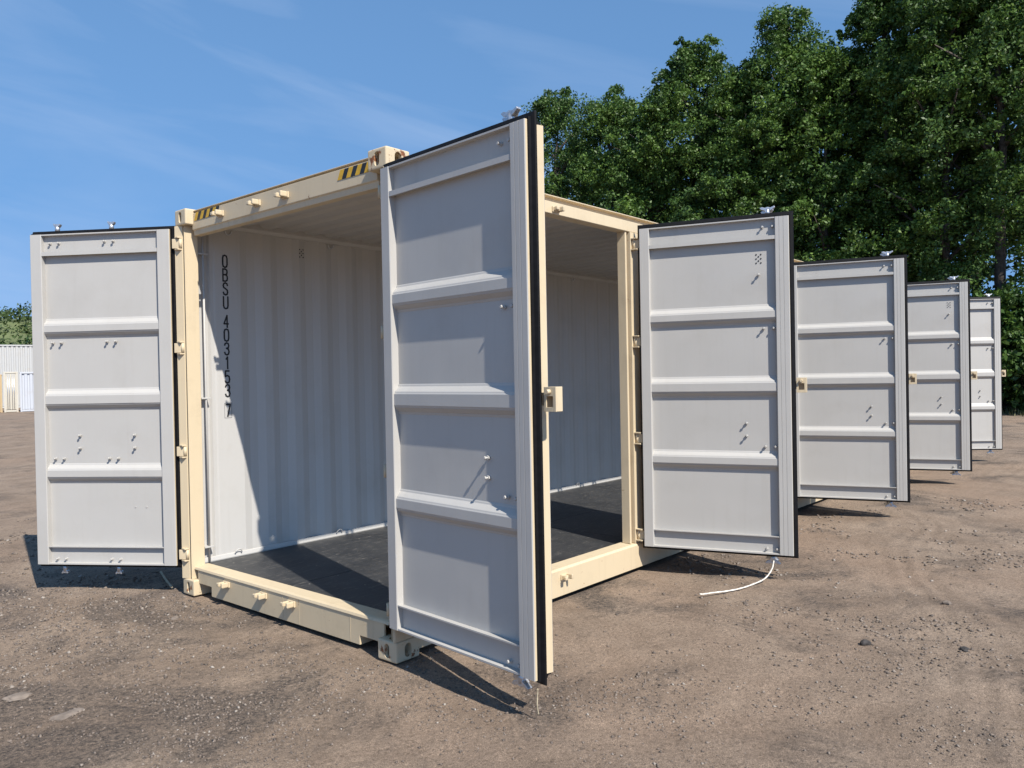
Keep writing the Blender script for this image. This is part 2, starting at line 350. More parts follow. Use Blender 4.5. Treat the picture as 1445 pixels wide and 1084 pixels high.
# ------------------------------------------------------------------ ground
def ground_h(x, y):
    d = np.hypot(x-1, y)
    near = np.clip(1-d/40, 0, 1)
    h = fbm(x*0.35, y*0.35, 3)*0.10*near + fbm(x*1.7+5, y*1.7, 4)*0.045*near
    h += fbm(x*7.0, y*7.0, 3)*0.020*np.clip(1-d/14, 0, 1)
    # wheel ruts crossing the yard
    for (ox, oy, a, amp) in ((2.6, -2.2, 0.30, .005), (3.3, -3.2, 0.22, .005), (6.5, -2.6, 0.35, .004)):
        s = -(x-ox)*math.sin(a)+(y-oy)*math.cos(a)+fbm(x*.5, y*.5, 2)*0.5
        h += amp*np.cos(s*38)*np.exp(-(s/0.28)**2)*near*(0.4+1.2*vnoise(x*1.3, y*1.3))
    # flat under the container
    inside = np.clip(1-np.maximum(np.maximum(-x-0.15, x-12.3), np.maximum(-y-0.15, y-2.55))/0.6, 0, 1)
    h = h*(1-inside)-0.012*inside
    # bank under the far trees
    h = h + np.clip((x-29)/14, 0, 1)*1.0
    return h
def axis_coords(lo, hi, step, far):
    a = list(np.arange(lo, hi+1e-6, step)); s = step; x = hi
    while x < far: s *= 1.16; x += s; a.append(x)
    s = step; x = lo; pre = []
    while x > -far: s *= 1.16; x -= s; pre.append(x)
    return np.array(pre[::-1]+a)
gx = axis_coords(-3.2, 6.5, 0.03, 900); gy = axis_coords(-4.6, 3.6, 0.03, 900)
X, Y = np.meshgrid(gx, gy, indexing='ij'); Z = ground_h(X, Y)
nx, ny = X.shape
idx = np.arange(nx*ny).reshape(nx, ny)
F = np.stack([idx[:-1, :-1], idx[1:, :-1], idx[1:, 1:], idx[:-1, 1:]], -1).reshape(-1, 4)
g = link('ground', raw_mesh('ground', np.stack([X, Y, Z], -1).reshape(-1, 3), F, M['dirt'], True)); tag(g, 'bare brown dirt yard strewn with grit', 'ground', kind='structure')

# ------------------------------------------------------------------ the open container
LEN, WID, HGT = 12.192, 2.438, 2.896
FL = 0.21
root = empty('shipping_container', (0, 0, 0))
tag(root, 'long cream shipping container with white inside, end and side doors all swung open', 'container')

def part(name, bm, mats, smooth=False, parent=None, loc=(0, 0, 0)):
    return link(name, mesh_of(bm, name, mats, smooth), parent or root, loc)

# corner castings (hollow, oval openings)
def capsule_pts(r, half, n=8):
    pts = []
    for k in range(n+1): t = math.pi*k/n; pts.append((r*math.cos(t), half+r*math.sin(t)))
    for k in range(n+1): t = math.pi+math.pi*k/n; pts.append((r*math.cos(t), -half+r*math.sin(t)))
    return pts
def casting_mesh(mat):
    bm = bmesh.new(); box(bm, 0, .178, 0, .162, 0, .118, 0.012, 3)
    base = link('casting_tmp', mesh_of(bm, 'corner_casting', [mat, M['hole']]))
    cutters = []
    for kind in range(4):
        b = bmesh.new()
        if kind == 0: box(b, .028, .150, .028, .135, .026, .092)
        if kind == 1: prism(b, [(.081+a*1.0, .059+c) for a, c in capsule_pts(.021, .020)], 'x', -.02, .05)
        if kind == 2: prism(b, [(.089+a, .059+c) for a, c in capsule_pts(.026, .014)], 'y', -.02, .05)
        if kind == 3: prism(b, [(.089+c, .081+a) for a, c in capsule_pts(.030, .030)], 'z', .08, .14)
        c = link('cut_tmp', mesh_of(b, 'cut', [mat])); cutters.append(c)
        md = base.modifiers.new('b', 'BOOLEAN'); md.operation = 'DIFFERENCE'; md.object = c; md.solver = 'EXACT'
    dg = bpy.context.evaluated_depsgraph_get(); me = bpy.data.meshes.new_from_object(base.evaluated_get(dg)); me.name = 'corner_casting'
    for o in cutters+[base]: bpy.data.objects.remove(o)
    return me
cast_ok, cast_worn, cast_rust = casting_mesh(M['cream']), casting_mesh(M['cream_rust']), casting_mesh(M['cream_rusty'])
for xi, sx in ((0, 1), (LEN, -1)):
    for yi, sy in ((0, 1), (WID, -1)):
        for zi, sz in ((0, 1), (HGT, -1)):
            me = cast_ok
            if xi == 0 and yi == 0: me = cast_rust if zi else cast_worn
            elif xi == 0 and zi == 0: me = cast_worn
            link('corner_casting', me, root, (xi, yi, zi), 0, (sx, sy, sz))

# end sill with fork notches, header, posts
def notched_plate(y0, y1, zt, zb, notches):
    pts = [(y0, zt), (y1, zt), (y1, zb)]
    for a, b, h in sorted(notches, reverse=True): pts += [(b, zb), (b, zb+h), (a, zb+h), (a, zb)]
    pts.append((y0, zb)); return pts
bm = bmesh.new()
prism(bm, notched_plate(0.15, WID-0.15, 0.190, 0.022, [(0.165, 0.375, 0.056), (WID-0.345, WID-0.165, 0.070)]), 'x', .042, .055, 0.002)
for y, h in ((0.380, .086), (WID-0.350, .10)): box(bm, .0555, .30, y-.004, y+.004, .022, h)
for y, h in ((0.165, .0795), (WID-0.345, .0935)): box(bm, .0555, .30, y, y+.18, h, h+.006); box(bm, .3005, .306, y-.02, y+.22, .012, h+.006)
part('end_sill', bm, M['cream'])
bm = bmesh.new(); prism(bm, [(.036, .1905), (.042, .206), (.058, .2125), (.150, .2155), (.150, .1905)], 'y', .105, WID-.105, 0.002)
part('sill_cap', bm, M['cream'])
for y in (1.17, .99, .46):                      # weld seams on the sill face
    bm = bmesh.new(); box(bm, .0405, .0415, y, y+.004, .03, .185); part('weld_seam', bm, M['cream_rust'])
bm = bmesh.new()
prism(bm, [(.060, 2.742), (.060, 2.863), (.082, 2.865), (.082, 2.876), (.062, 2.878), (.062, 2.885), (.130, 2.885), (.130, 2.70), (.074, 2.70), (.070, 2.736)], 'y', .15, WID-.15, 0.003)
part('end_header', bm, M['cream'])
bm = bmesh.new(); box(bm, .134, .26, .10, WID-.10, 2.79, 2.862, .004); part('header_plate', bm, M['wallgrey'])

def post_profile(flip):                         # far-left end post; flipped for the near corner
    p = [(-.012, 2.424), (.018, 2.366), (.032, 2.366), (.032, 2.338), (.014, 2.332), (.122, 2.332), (.128, 2.345), (.128, 2.432), (.0, 2.434)]
    return [(x, max(.004, WID-y-.050 if WID-y > .06 else WID-y)) for x, y in p] if flip else p
for flip in (0, 1):
    bm = bmesh.new(); prism(bm, post_profile(flip), 'z', .1185, HGT-.1185, 0.003); part('corner_post', bm, M['cream'])
for y0, y1 in ((.0, .10), (WID-.10, WID)):
    bm = bmesh.new(); box(bm, LEN-.17, LEN-.002, y0+.002, y1-.002, .1185, HGT-.1185, .006); part('corner_post', bm, M['cream'])

# side rails
bm = bmesh.new(); prism(bm, [(.028, .030), (.022, .215), (.036, .228), (.150, .232), (.150, .18), (.05, .17), (.05, .030)], 'x', .180, LEN-.18, 0.003)
part('bottom_side_rail', bm, M['cream'])
bm = bmesh.new(); prism(bm, [(.040, 2.748), (.040, 2.830), (.080, 2.836), (.080, 2.868), (.044, 2.870), (.044, 2.878), (.135, 2.878), (.135, 2.744), (.046, 2.744)], 'x', .180, LEN-.18, 0.003)
part('top_side_rail', bm, M['cream'])
bm = bmesh.new(); prism(bm, [(WID-.005, .030), (WID-.005, .20), (WID-.06, .20), (WID-.06, .03)], 'x', .180, LEN-.18, 0.003)
part('bottom_side_rail', bm, M['cream'])
bm = bmesh.new(); prism(bm, [(WID-.003, 2.80), (WID-.003, 2.878), (WID-.075, 2.878), (WID-.085, 2.825), (WID-.068, 2.80)], 'x', .180, LEN-.18, 0.003)
part('top_side_rail', bm, [M['wallgrey']])

# corrugated far wall
def corrugation(x0, x1, ytop, ybot, pitch=.278, first=None):
    pts = [(x0, ytop)]; x = first if first is not None else x0+.1
    while x+.21 < x1:
        pts += [(x, ytop), (x+.068, ybot), (x+.138, ybot), (x+.206, ytop)]; x += pitch
    pts.append((x1, ytop)); return pts
bm = bmesh.new()
prof = [(.130, 2.402), (.225, 2.402), (.240, 2.384), (.268, 2.384), (.282, 2.380), (.300, 2.380)] + corrugation(.302, LEN-.05, 2.380, 2.400, .278, .500)
sheet(bm, prof, 'z', .19, 2.83, (0, .003), 0, 1)
wall = part('side_wall', bm, [M['wallgrey'], M['cream']])
bm = bmesh.new(); sheet(bm, [(y, x) for x, y in []] or [(LEN-.09+(.034 if (i//2) % 2 else 0), .05+i*.068+(.0)) for i in range(35)], 'z', .19, 2.83, (.003, 0), 0, 1)
part('end_wall', bm, [M['wallgrey'], M['cream']])
# roof
bm = bmesh.new()
rp = [(.262, 2.846)]; x = .36
while x+.2 < LEN-.1:
    rp += [(x, 2.846), (x+.030, 2.866), (x+.10, 2.866), (x+.13, 2.846)]; x += .209
rp.append((LEN-.02, 2.846))
sheet(bm, rp, 'y', .11, WID-.07, (0, .003), 0, 1)
part('roof', bm, [M['wallgrey'], M['cream']])
# floor
bm = bmesh.new(); box(bm, .151, LEN-.1, .151, WID-.07, .15, .2065); floor = part('floor', bm, M['stone'])
xs = [.152, 1.585, 2.80, 4.02, 5.24, 6.46, 7.68, 8.90, 10.12, 11.20, LEN-.1]
for a, b in zip(xs, xs[1:]):
    for c, d in ((.153, 1.253), (1.259, 2.372)):
        bm = bmesh.new(); box(bm, a+.003, b-.003, c, d, .2068, FL, .001, 1); part('floor_sheet', bm, M['ply'], parent=floor)
bm = bmesh.new(); prism(bm, [(2.376, .19), (2.366, .218), (2.372, .246), (2.379, .250), (2.379, .19)], 'x', .14, LEN-.1, .002); part('floor_angle', bm, M['wallgrey'])

# lashing bar in the corner, lashing rings
bm = bmesh.new(); tube(bm, (.172, 2.352, .22), (.172, 2.352, 2.80), .008); part('lashing_bar', bm, M['wallgrey'])
for z in (.335, 1.475, 2.58):
    bm = bmesh.new(); box(bm, .130, .205, 2.338, 2.401, z-.006, z+.006, .002); part('lashing_bracket', bm, M['wallgrey'])
def ring_mesh(mat):
    bm = bmesh.new(); pts = []
    for k in range(13):
        t = math.pi*k/12; pts.append((.028*math.cos(t), -.006-.010*math.sin(t), .030*math.sin(t)))
    path_tube(bm, pts, [.005]*13, 6); return mesh_of(bm, 'lashing_ring', mat)
ringw = ring_mesh(M['wallgrey']); ringd = ring_mesh(M['zinc'])
for x in (.42, 1.40, 2.55, 3.75, 5.0, 6.25): link('lashing_ring', ringw, root, (x, 2.366, .243))
for x in (.398, 1.38, 2.55, 3.75, 5.0, 6.25):
    o = link('lashing_ring', ringd, root, (x, 2.362, 2.788)); o.rotation_euler = (math.pi, 0, 0)
# perforated vent plates
def vent_mesh(sx=1):
    bm = bmesh.new()
    for j in range(5):
        for i in range(1 if j % 2 else 2):
            x = (i-(0 if j % 2 else .5))*.034; z = (j-2)*.016
            tube(bm, (x, 0, z), (x, -.002, z), .0058, n=8, smooth=False)
    return mesh_of(bm, 'vent', M['ink'])
link('vent', vent_mesh(), root, (1.078, 2.379, 2.683))

# painted container number (flat print on the wall beside the post)
GL = {
 'O': [[(0, .25), (.12, .06), (.5, 0), (.88, .06), (1, .25), (1, .75), (.88, .94), (.5, 1), (.12, .94), (0, .75), (0, .25)]],
 'B': [[(0, 0), (0, 1), (.6, 1), (.9, .92), (.95, .76), (.88, .6), (.6, .53), (0, .53)], [(.6, .53), (.92, .44), (1, .27), (.92, .08), (.6, 0), (0, 0)]],
 'S': [[(.97, .78), (.86, .94), (.5, 1), (.14, .94), (.02, .78), (.10, .62), (.5, .52), (.90, .40), (.98, .23), (.86, .06), (.5, 0), (.14, .06), (.0, .22)]],
 'U': [[(0, 1), (0, .25), (.12, .06), (.5, 0), (.88, .06), (1, .25), (1, 1)]],
 '4': [[(.72, 0), (.72, 1), (0, .30), (1, .30)]],
 '3': [[(.02, .80), (.14, .94), (.5, 1), (.85, .94), (.96, .77), (.85, .60), (.42, .54)], [(.42, .54), (.88, .46), (1, .26), (.86, .06), (.5, 0), (.14, .06), (0, .22)]],
 '1': [[(.30, .80), (.62, 1), (.62, 0)]],
 '5': [[(.92, 1), (.10, 1), (.05, .54), (.5, .62), (.88, .54), (1, .30), (.86, .07), (.5, 0), (.14, .05), (0, .18)]],
 '7': [[(0, 1), (1, 1), (.38, 0)]],
}
def stroke_mesh(polys, w, h, t):
    """round-ended flat strokes built as thin slabs: x right, z up, facing -y"""
    bm = bmesh.new()
    for pl in polys:
        q = [Vector((a*w, 0, b*h)) for a, b in pl]
        for i in range(len(q)-1):
            a, b = q[i], q[i+1]; d = (b-a).normalized(); nn = Vector((-d.z, 0, d.x))*t/2
            e = d*t*.28
            vs = [a-nn-e, b-nn+e, b+nn+e, a+nn-e]
            y = -.0004-.00012*i
            A = [bm.verts.new(v+Vector((0, y, 0))) for v in vs]; B = [bm.verts.new(v) for v in vs]
            bm.faces.new(A)
            for k in range(4): bm.faces.new((A[k], B[k], B[(k+1) % 4], A[(k+1) % 4]))
    return mesh_of(bm, 'painted_character', M['ink'])
def ypix(y): return 2.5871-(y-362)*.005587
cache = {}
for ch, v in zip('OBSU4031537', (80, 155, 230, 305, 407, 482, 557, 633, 710, 785, 893)):
    zb = ypix(340+.2585*(v+67)); key = 'O' if ch == '0' else ch
    if key not in cache: cache[key] = stroke_mesh(GL[key], .037, .094, .0126)
    link('painted_character', cache[key], wall, (.350, 2.3790, zb+.002))
bm = bmesh.new(); zb = ypix(340+.2585*967); zt = ypix(340+.2585*885)
for a in ((-.012, .050, 0, .002), (-.012, .050, zt-zb-.002, zt-zb), (-.012, -.010, .002, zt-zb-.002), (.048, .050, .002, zt-zb-.002)):
    box(bm, a[0], a[1], -.0006, 0, a[2], a[3])
link('check_digit_box', mesh_of(bm, 'check_digit_box', M['ink']), wall, (.350, 2.3790, zb))

# hazard stripes on the header face
def stripe(y, w, z0, z1, mat):
    bm = bmesh.new(); sk = -.030
    prism(bm, [(y, z0), (y+w, z0), (y+w+sk, z1), (y+sk, z1)], 'x', .0575, .0592); part('hazard_stripe', bm, mat)
for i in range(8): stripe(2.215-i*.042, .042, 2.805, 2.862, M['yellow'] if i % 2 == 0 else M['black'])
for i in range(7): stripe(.475-i*.042, .042, 2.800, 2.858, M['yellow'] if i % 2 == 0 else M['black'])

# cam keepers on header, sill and side rails
def keeper_mesh():
    bm = bmesh.new()                                # local: sticks out along -y, width along x
    box(bm, -.040, .040, -.012, 0, -.020, .020, .004)
    box(bm, -.036, -.018, -.055, -.011, -.014, .016, .006)
    box(bm, .016, .036, -.062, -.011, -.016, .020, .007)
    box(bm, -.052, -.022, -.058, -.040, -.012, .012, .005)
    box(bm, -.020, .018, -.030, -.011, -.010, .010, .004)
    return mesh_of(bm, 'cam_keeper', M['cream'])
keep = keeper_mesh()
for y in (1.87, 1.395, 1.065):
    link('cam_keeper', keep, root, (.0595, y, 2.800), -math.pi/2)
    link('cam_keeper', keep, root, (.0415, y, .150), -math.pi/2)
OPEN = [(.332+3.128*k, 2.582+3.128*k) for k in range(4)]
for a, b in OPEN:
    for x in (a+.54, a+.99, b-.99):
        link('cam_keeper', keep, root, (x, .0395, 2.778)); link('cam_keeper', keep, root, (x, .0235, .165))

# side posts and fixed panels between the openings
def side_post(x0, x1, out):
    """box post with a stop lip and a recess that takes the hinge pins; `out` > 0: doors hang on its left side"""
    bm = bmesh.new()
    if out > 0: pts = [(x0, .052), (x0+.020, .050), (x0+.022, .104), (x0+.050, .104), (x0+.052, .034), (x1, .034), (x1, .126), (x0, .126)]
    else: pts = [(x1, .052), (x1-.020, .050), (x1-.022, .104), (x1-.050, .104), (x1-.052, .034), (x0, .034), (x0, .126), (x1, .126)]
    prism(bm, pts, 'z', .2325, 2.7435, .002); part('side_post', bm, M['cream'])
side_post(.132, .344, -1)
for k in range(3):
    b = OPEN[k][1]; a = OPEN[k+1][0]
    side_post(b-.060, b+.115, 1); side_post(a-.115, a+.012, -1)
    bm = bmesh.new(); sheet(bm, corrugation(b+.118, a-.118, .100, .064, .270, b+.165), 'z', .2325, 2.7435, (0, -.003), 0, 1)
    part('fixed_panel', bm, [M['wallgrey'], M['cream']])
side_post(OPEN[3][1]-.060, LEN-.172, 1)

# ---------------- doors
DW, DH, Z0 = 1.145, 2.557, .200
RIBS = [(.652, .682, .748, .784), (1.212, 1.244, 1.322, 1.360), (1.769, 1.799, 1.864, 1.902)]
BOLT_ROWS = [2.490, 2.412, 1.725, .830, .055]
def door_meshes(left, bars=(.99,)):
    s = 1 if left else -1
    DW = 1.175 if left else 1.145
    def fin(bm, name, mats, smooth=False):
        if s < 0:
            for v in bm.verts: v.co.y *= -1
        return mesh_of(bm, name, mats, smooth)
    out = []
    # panel: three pressed ribs standing in from the sheet
    pr = [(-.044, .020)]
    for a, b, c, d in RIBS: pr += [(-.044, a), (-.008, b), (-.008, c), (-.044, d)]
    pr.append((-.044, 2.548))
    bm = bmesh.new(); sheet(bm, pr, 'x', .075, 1.085 if not left else 1.10, (-.004, 0), 0, 1)
    bmesh.ops.recalc_face_normals(bm, faces=bm.faces)
    ed = [e for e in bm.edges if len(e.link_faces) == 2 and .3 < e.calc_face_angle(0) < 1.2]
    bmesh.ops.bevel(bm, geom=ed, offset=.010, segments=3, affect='EDGES')
    panel = fin(bm, 'door', [M['grey'], M['cream']], True)
    def stile(u0, u1, grooves):
        bm = bmesh.new(); pts = [(u0, -.049), (u0, -.004), (u0+.004, 0)]
        for gq in grooves: pts += [(gq-.0018, 0), (gq-.0008, -.0022), (gq+.0008, -.0022), (gq+.0018, 0)]
        pts += [(u1-.004, 0), (u1, -.004), (u1, -.049)]
        prism(bm, pts, 'z', .016, 2.557)
        bmesh.ops.recalc_face_normals(bm, faces=bm.faces)
        for f in bm.faces:
            n = f.normal; c = f.calc_center_median()
            edge = (c.x > u1-.001 and u1 > 1) or (c.x < u0+.001 and u0 < .5)
            f.material_index = 1 if (n.y < -.5 or edge) else 0
        return fin(bm, 'stile', [M['grey'], M['cream']])
    out.append(('stile', stile(.012 if not left else .034, .090 if not left else .135, []), None))
    out.append(('stile', stile(1.045 if not left else 1.082, DW, [1.075, 1.105] if not left else []), None))
    u0, u1 = (.0905, 1.0445) if not left else (.1355, 1.0815)
    # channel rails: open channel faces into the container
    bm = bmesh.new(); prism(bm, [(-.0435, 2.398), (-.002, 2.392), (-.002, 2.420), (-.010, 2.420), (-.010, 2.402), (-.036, 2.405), (-.036, 2.546), (-.003, 2.548), (-.003, 2.557), (-.0435, 2.557)], 'x', u0, u1)
    out.append(('top_rail', fin(bm, 'top_rail', M['grey']), None))
    bm = bmesh.new(); prism(bm, [(-.0435, .152), (-.004, .156), (-.004, .148), (-.036, .144), (-.036, .028), (-.003, .026), (-.003, .016), (-.0435, .016)], 'x', u0, u1)
    out.append(('bottom_rail', fin(bm, 'bottom_rail', M['grey']), None))
    # rubber gasket around the frame
    sec = [(.0005, -.016), (.008, -.016), (.010, -.030), (.027, -.038), (.031, -.044), (.029, -.049), (.0005, -.0485)]
    bm = bmesh.new()
    def gpt(e, n, c):
        hx = .012 if not left else .034
        fe = e if not left else min(e, .0)          # the left leaf has no lip on its free edge
        return {0: (hx-e*(.7 if not left else 1.15), n, .016-e*.75), 1: (DW+fe, n, .016-e*.75), 2: (DW+fe, n, 2.557+e*(1.0 if left else 1.25)), 3: (hx-e*(.7 if not left else 1.15), n, 2.557+e*(1.0 if left else 1.25))}[c]
    rings = [[bm.verts.new(gpt(e, n, c)) for e, n in sec] for c in range(4)]
    sides = [(0, 1), (2, 3), (3, 0)]+([] if left else [(1, 2)])
    for a, b in sides:
        for i in range(len(sec)):
            j = (i+1) % len(sec)
            try: bm.faces.new((rings[a][i], rings[a][j], rings[b][j], rings[b][i]))
            except ValueError: pass
    if left:
        for c in (1, 2):
            try: bm.faces.new(rings[c])
            except ValueError: pass
    out.append(('gasket', fin(bm, 'gasket', M['rubber']), None))
    # hinges
    bm = bmesh.new()
    if left: box(bm, -.052, .013, -.0155, -.003, -.036, .036, .003); tube(bm, (-.052, -.010, -.036), (-.052, -.010, .036), .013)
    else: box(bm, -.040, .011, -.044, -.030, -.036, .036, .003); tube(bm, (-.040, -.036, -.036), (-.040, -.036, .036), .013)
    box(bm, .010, .130, -.066, -.0495, -.036, .036, .004)
    hm = fin(bm, 'hinge', M['cream'])
    for z in (2.445, 1.66, .88, .10): out.append(('hinge', hm, (0, 0, z)))
    # bolts on the inside
    bm = bmesh.new(); tube(bm, (0, -.044, 0), (0, .004-.020, 0), .0055, n=8); tube(bm, (0, -.016, 0), (0, -.010, 0), .010, .006, n=10)
    tube(bm, (0, -.0365, 0), (0, -.030, 0), .0115, n=6, smooth=False)
    bolt = fin(bm, 'bolt', M['grey'])
    for u in bars:
        for z in BOLT_ROWS:
            for du in (-.036, .036): 
                if u+du < 1.04 or left: out.append(('bolt', bolt, (u+du, 0, z)))
        for z in (1.007, .910): out.append(('bolt', bolt, (u-.172, 0, z)))
    if left:
        bm = bmesh.new(); tube(bm, (0, -.044, 0), (0, -.040, 0), .006, n=8); sm = fin(bm, 'rivet', M['grey'])
        for u in (.38, .29): out.append(('rivet', sm, (u, 0, .454)))
    # lock rods outside, guides, cams, handle
    for u in bars:
        bm = bmesh.new(); tube(bm, (u, -.068, -.020), (u, -.068, 2.600), .0145, n=14)
        out.append(('lock_rod', fin(bm, 'lock_rod', M['zinc']), None))
        for z in BOLT_ROWS[1:]:
            bm = bmesh.new(); box(bm, u-.055, u+.055, -.0565, -.0485, z-.03, z+.03, .003); box(bm, u-.024, u+.024, -.084, -.057, z-.02, z+.02, .006)
            out.append(('rod_guide', fin(bm, 'rod_guide', M['zinc']), None))
        for top in (1, 0):
            sg = 1 if top else -1; zc = 2.600 if top else -.020
            bm = bmesh.new()
            prof = [(-.016, 0), (-.020, .018), (-.046, .030), (-.058, .046), (-.040, .052), (-.018, .044), (0, .050), (.022, .044), (.050, .056), (.056, .044), (.034, .026), (.016, .016), (.014, 0)]
            prism(bm, [(u+a*(.5 if len(bars) > 1 else 1), zc+sg*b*.9) for a, b in prof], 'y', -.083, -.054, .003)
            tube(bm, (u, -.068, zc-sg*.02), (u, -.068, zc+sg*.03), .0175)
            out.append(('cam', fin(bm, 'cam', M['zinc']), None))
        bm = bmesh.new(); box(bm, u-.44, u-.010, -.104, -.094, .940, .975, .003); box(bm, u-.018, u+.018, -.110, -.058, .93, .985, .005)
        box(bm, u-.215, u-.130, -.093, -.0485, .89, 1.03, .004)
        out.append(('handle', fin(bm, 'handle', M['zinc']), None))
    if not left:
        # lock box that reaches over the other leaf
        zc = 1.292
        bm = bmesh.new()
        u0, u1, n0, n1, h = 1.178, 1.252, -.058, -.104, .056
        hu0, hu1, hz0, hz1 = 1.193, 1.234, zc-.036, zc+.014
        t = .006
        # hollow box with a window in the face towards the opening
        box(bm, u0, hu0, n0-t, n0, zc-h, zc+h, .001, 1); box(bm, hu1, u1, n0-t, n0, zc-h, zc+h, .001, 1)
        box(bm, hu0, hu1, n0-t, n0, zc-h, hz0, .0008, 1); box(bm, hu0, hu1, n0-t, n0, hz1, zc+h, .0008, 1)
        box(bm, u1-t, u1, n1, n0-t-.0004, zc-h, zc+h, .002, 1); box(bm, u0, u0+t, n1, n0-t-.0004, zc-h, zc+h, .001, 1)
        box(bm, u0+t, u1-t, n1, n0-t-.0004, zc+h-t, zc+h, .001, 1); box(bm, u0, u1-t-.0004, n1-t, n1-.0004, zc-h, zc+h, .001, 1)
        box(bm, 1.09, u0-.0004, n1+.004, n0-.012, zc-.03, zc+.03, .003)
        tube(bm, (1.212, n0-.001, zc+.034), (1.212, n0+.020, zc+.034), .012, .010, n=12)
        out.append(('lock_box', fin(bm, 'lock_box', M['cream']), None))
    return panel, out
LEFT, LEFT_ONE, RIGHT = door_meshes(True, (.54, .99)), door_meshes(True), door_meshes(False)
ventm = vent_mesh()
def hang(kind, x, y, ang, vent=False, width=1.0):
    panel, subs = kind
    d = link('door', panel, root, (x-.010*math.cos(ang), y-.010*math.sin(ang), Z0), ang)
    wn = d.modifiers.new('normals', 'WEIGHTED_NORMAL'); wn.weight = 100; wn.keep_sharp = True
    if width != 1.0: d.scale = (width, 1, 1)
    for nm, me, loc in subs: link(nm, me, d, loc or (0, 0, 0))
    if vent:
        s = -1 if kind is RIGHT else 1
        o = link('vent', ventm, d, (.922, s*-.0432, 2.256), 0 if s < 0 else math.pi)
        link('bolt', [m for n, m, l in subs if n == 'bolt'][0], d, (.922, 0, 2.134))
    return d
aL = math.atan2(math.sin(0.9839), -math.cos(0.9839))
hang(LEFT, -.032, 2.425, aL)
aB = math.atan2(-math.cos(0.0956), -math.sin(0.0956))
hang(RIGHT, -.04, .01, aB)
for k, (al, ar) in enumerate(((-17.2, 17.44), (-20.6, 17.36), (-20.6, 18.3), (-20.6, 36.4))):
    a, b = OPEN[k]
    t = R(al); w = .965
    hang(LEFT_ONE, a, -.04, math.atan2(-math.cos(t), math.sin(t)), width=w)
    t = R(ar)
    hang(RIGHT, b, -.04, math.atan2(-math.cos(t), math.sin(t)), vent=(k in (0, 2)))
# hinge lugs on the posts
bm = bmesh.new(); box(bm, -.024, .024, -.022, .040, -.005, .005, .002)
lug = mesh_of(bm, 'hinge_lug', M['cream'])
for z in [q+e for q in (2.645, 1.86, 1.08, .30) for e in (-.044, .044)]:
    link('hinge_lug', lug, root, (.004, 2.392, z), -math.pi/2)
    link('hinge_lug', lug, root, (-.004, .002, z), -math.pi/2)
    for a, b in OPEN:
        link('hinge_lug', lug, root, (a-.020, .000, z)); link('hinge_lug', lug, root, (b+.020, .000, z))

# ------------------------------------------------------------------ trees
def leaf_cloud(centers, radii, per, size, squash=0.8, up=0.35, seed=0):
    """leaf-sized quads scattered in lobes; returns verts, faces"""
    r = np.random.default_rng(seed)
    cs = np.repeat(np.arange(len(centers)), per)
    n = len(cs)
    d = r.normal(size=(n, 3)); d /= np.linalg.norm(d, axis=1)[:, None]
    rad = radii[cs]*(0.35+0.72*r.random(n)**0.6)
    p = centers[cs]+d*rad[:, None]*np.array([1, 1, squash])
    # leaf frame: normals lean outwards and upwards
    nn = d*0.6+r.normal(size=(n, 3))*0.7+np.array([0, 0, up]); nn /= np.linalg.norm(nn, axis=1)[:, None]
    t = np.cross(nn, r.normal(size=(n, 3))); t /= np.linalg.norm(t, axis=1)[:, None]
    b = np.cross(nn, t)
    s = size*(0.6+0.8*r.random(n))[:, None]
    v = np.stack([p-t*s, p+b*s*0.55, p+t*s, p-b*s*0.55], 1).reshape(-1, 3)
    f = np.arange(n*4).reshape(n, 4)
    return v, f

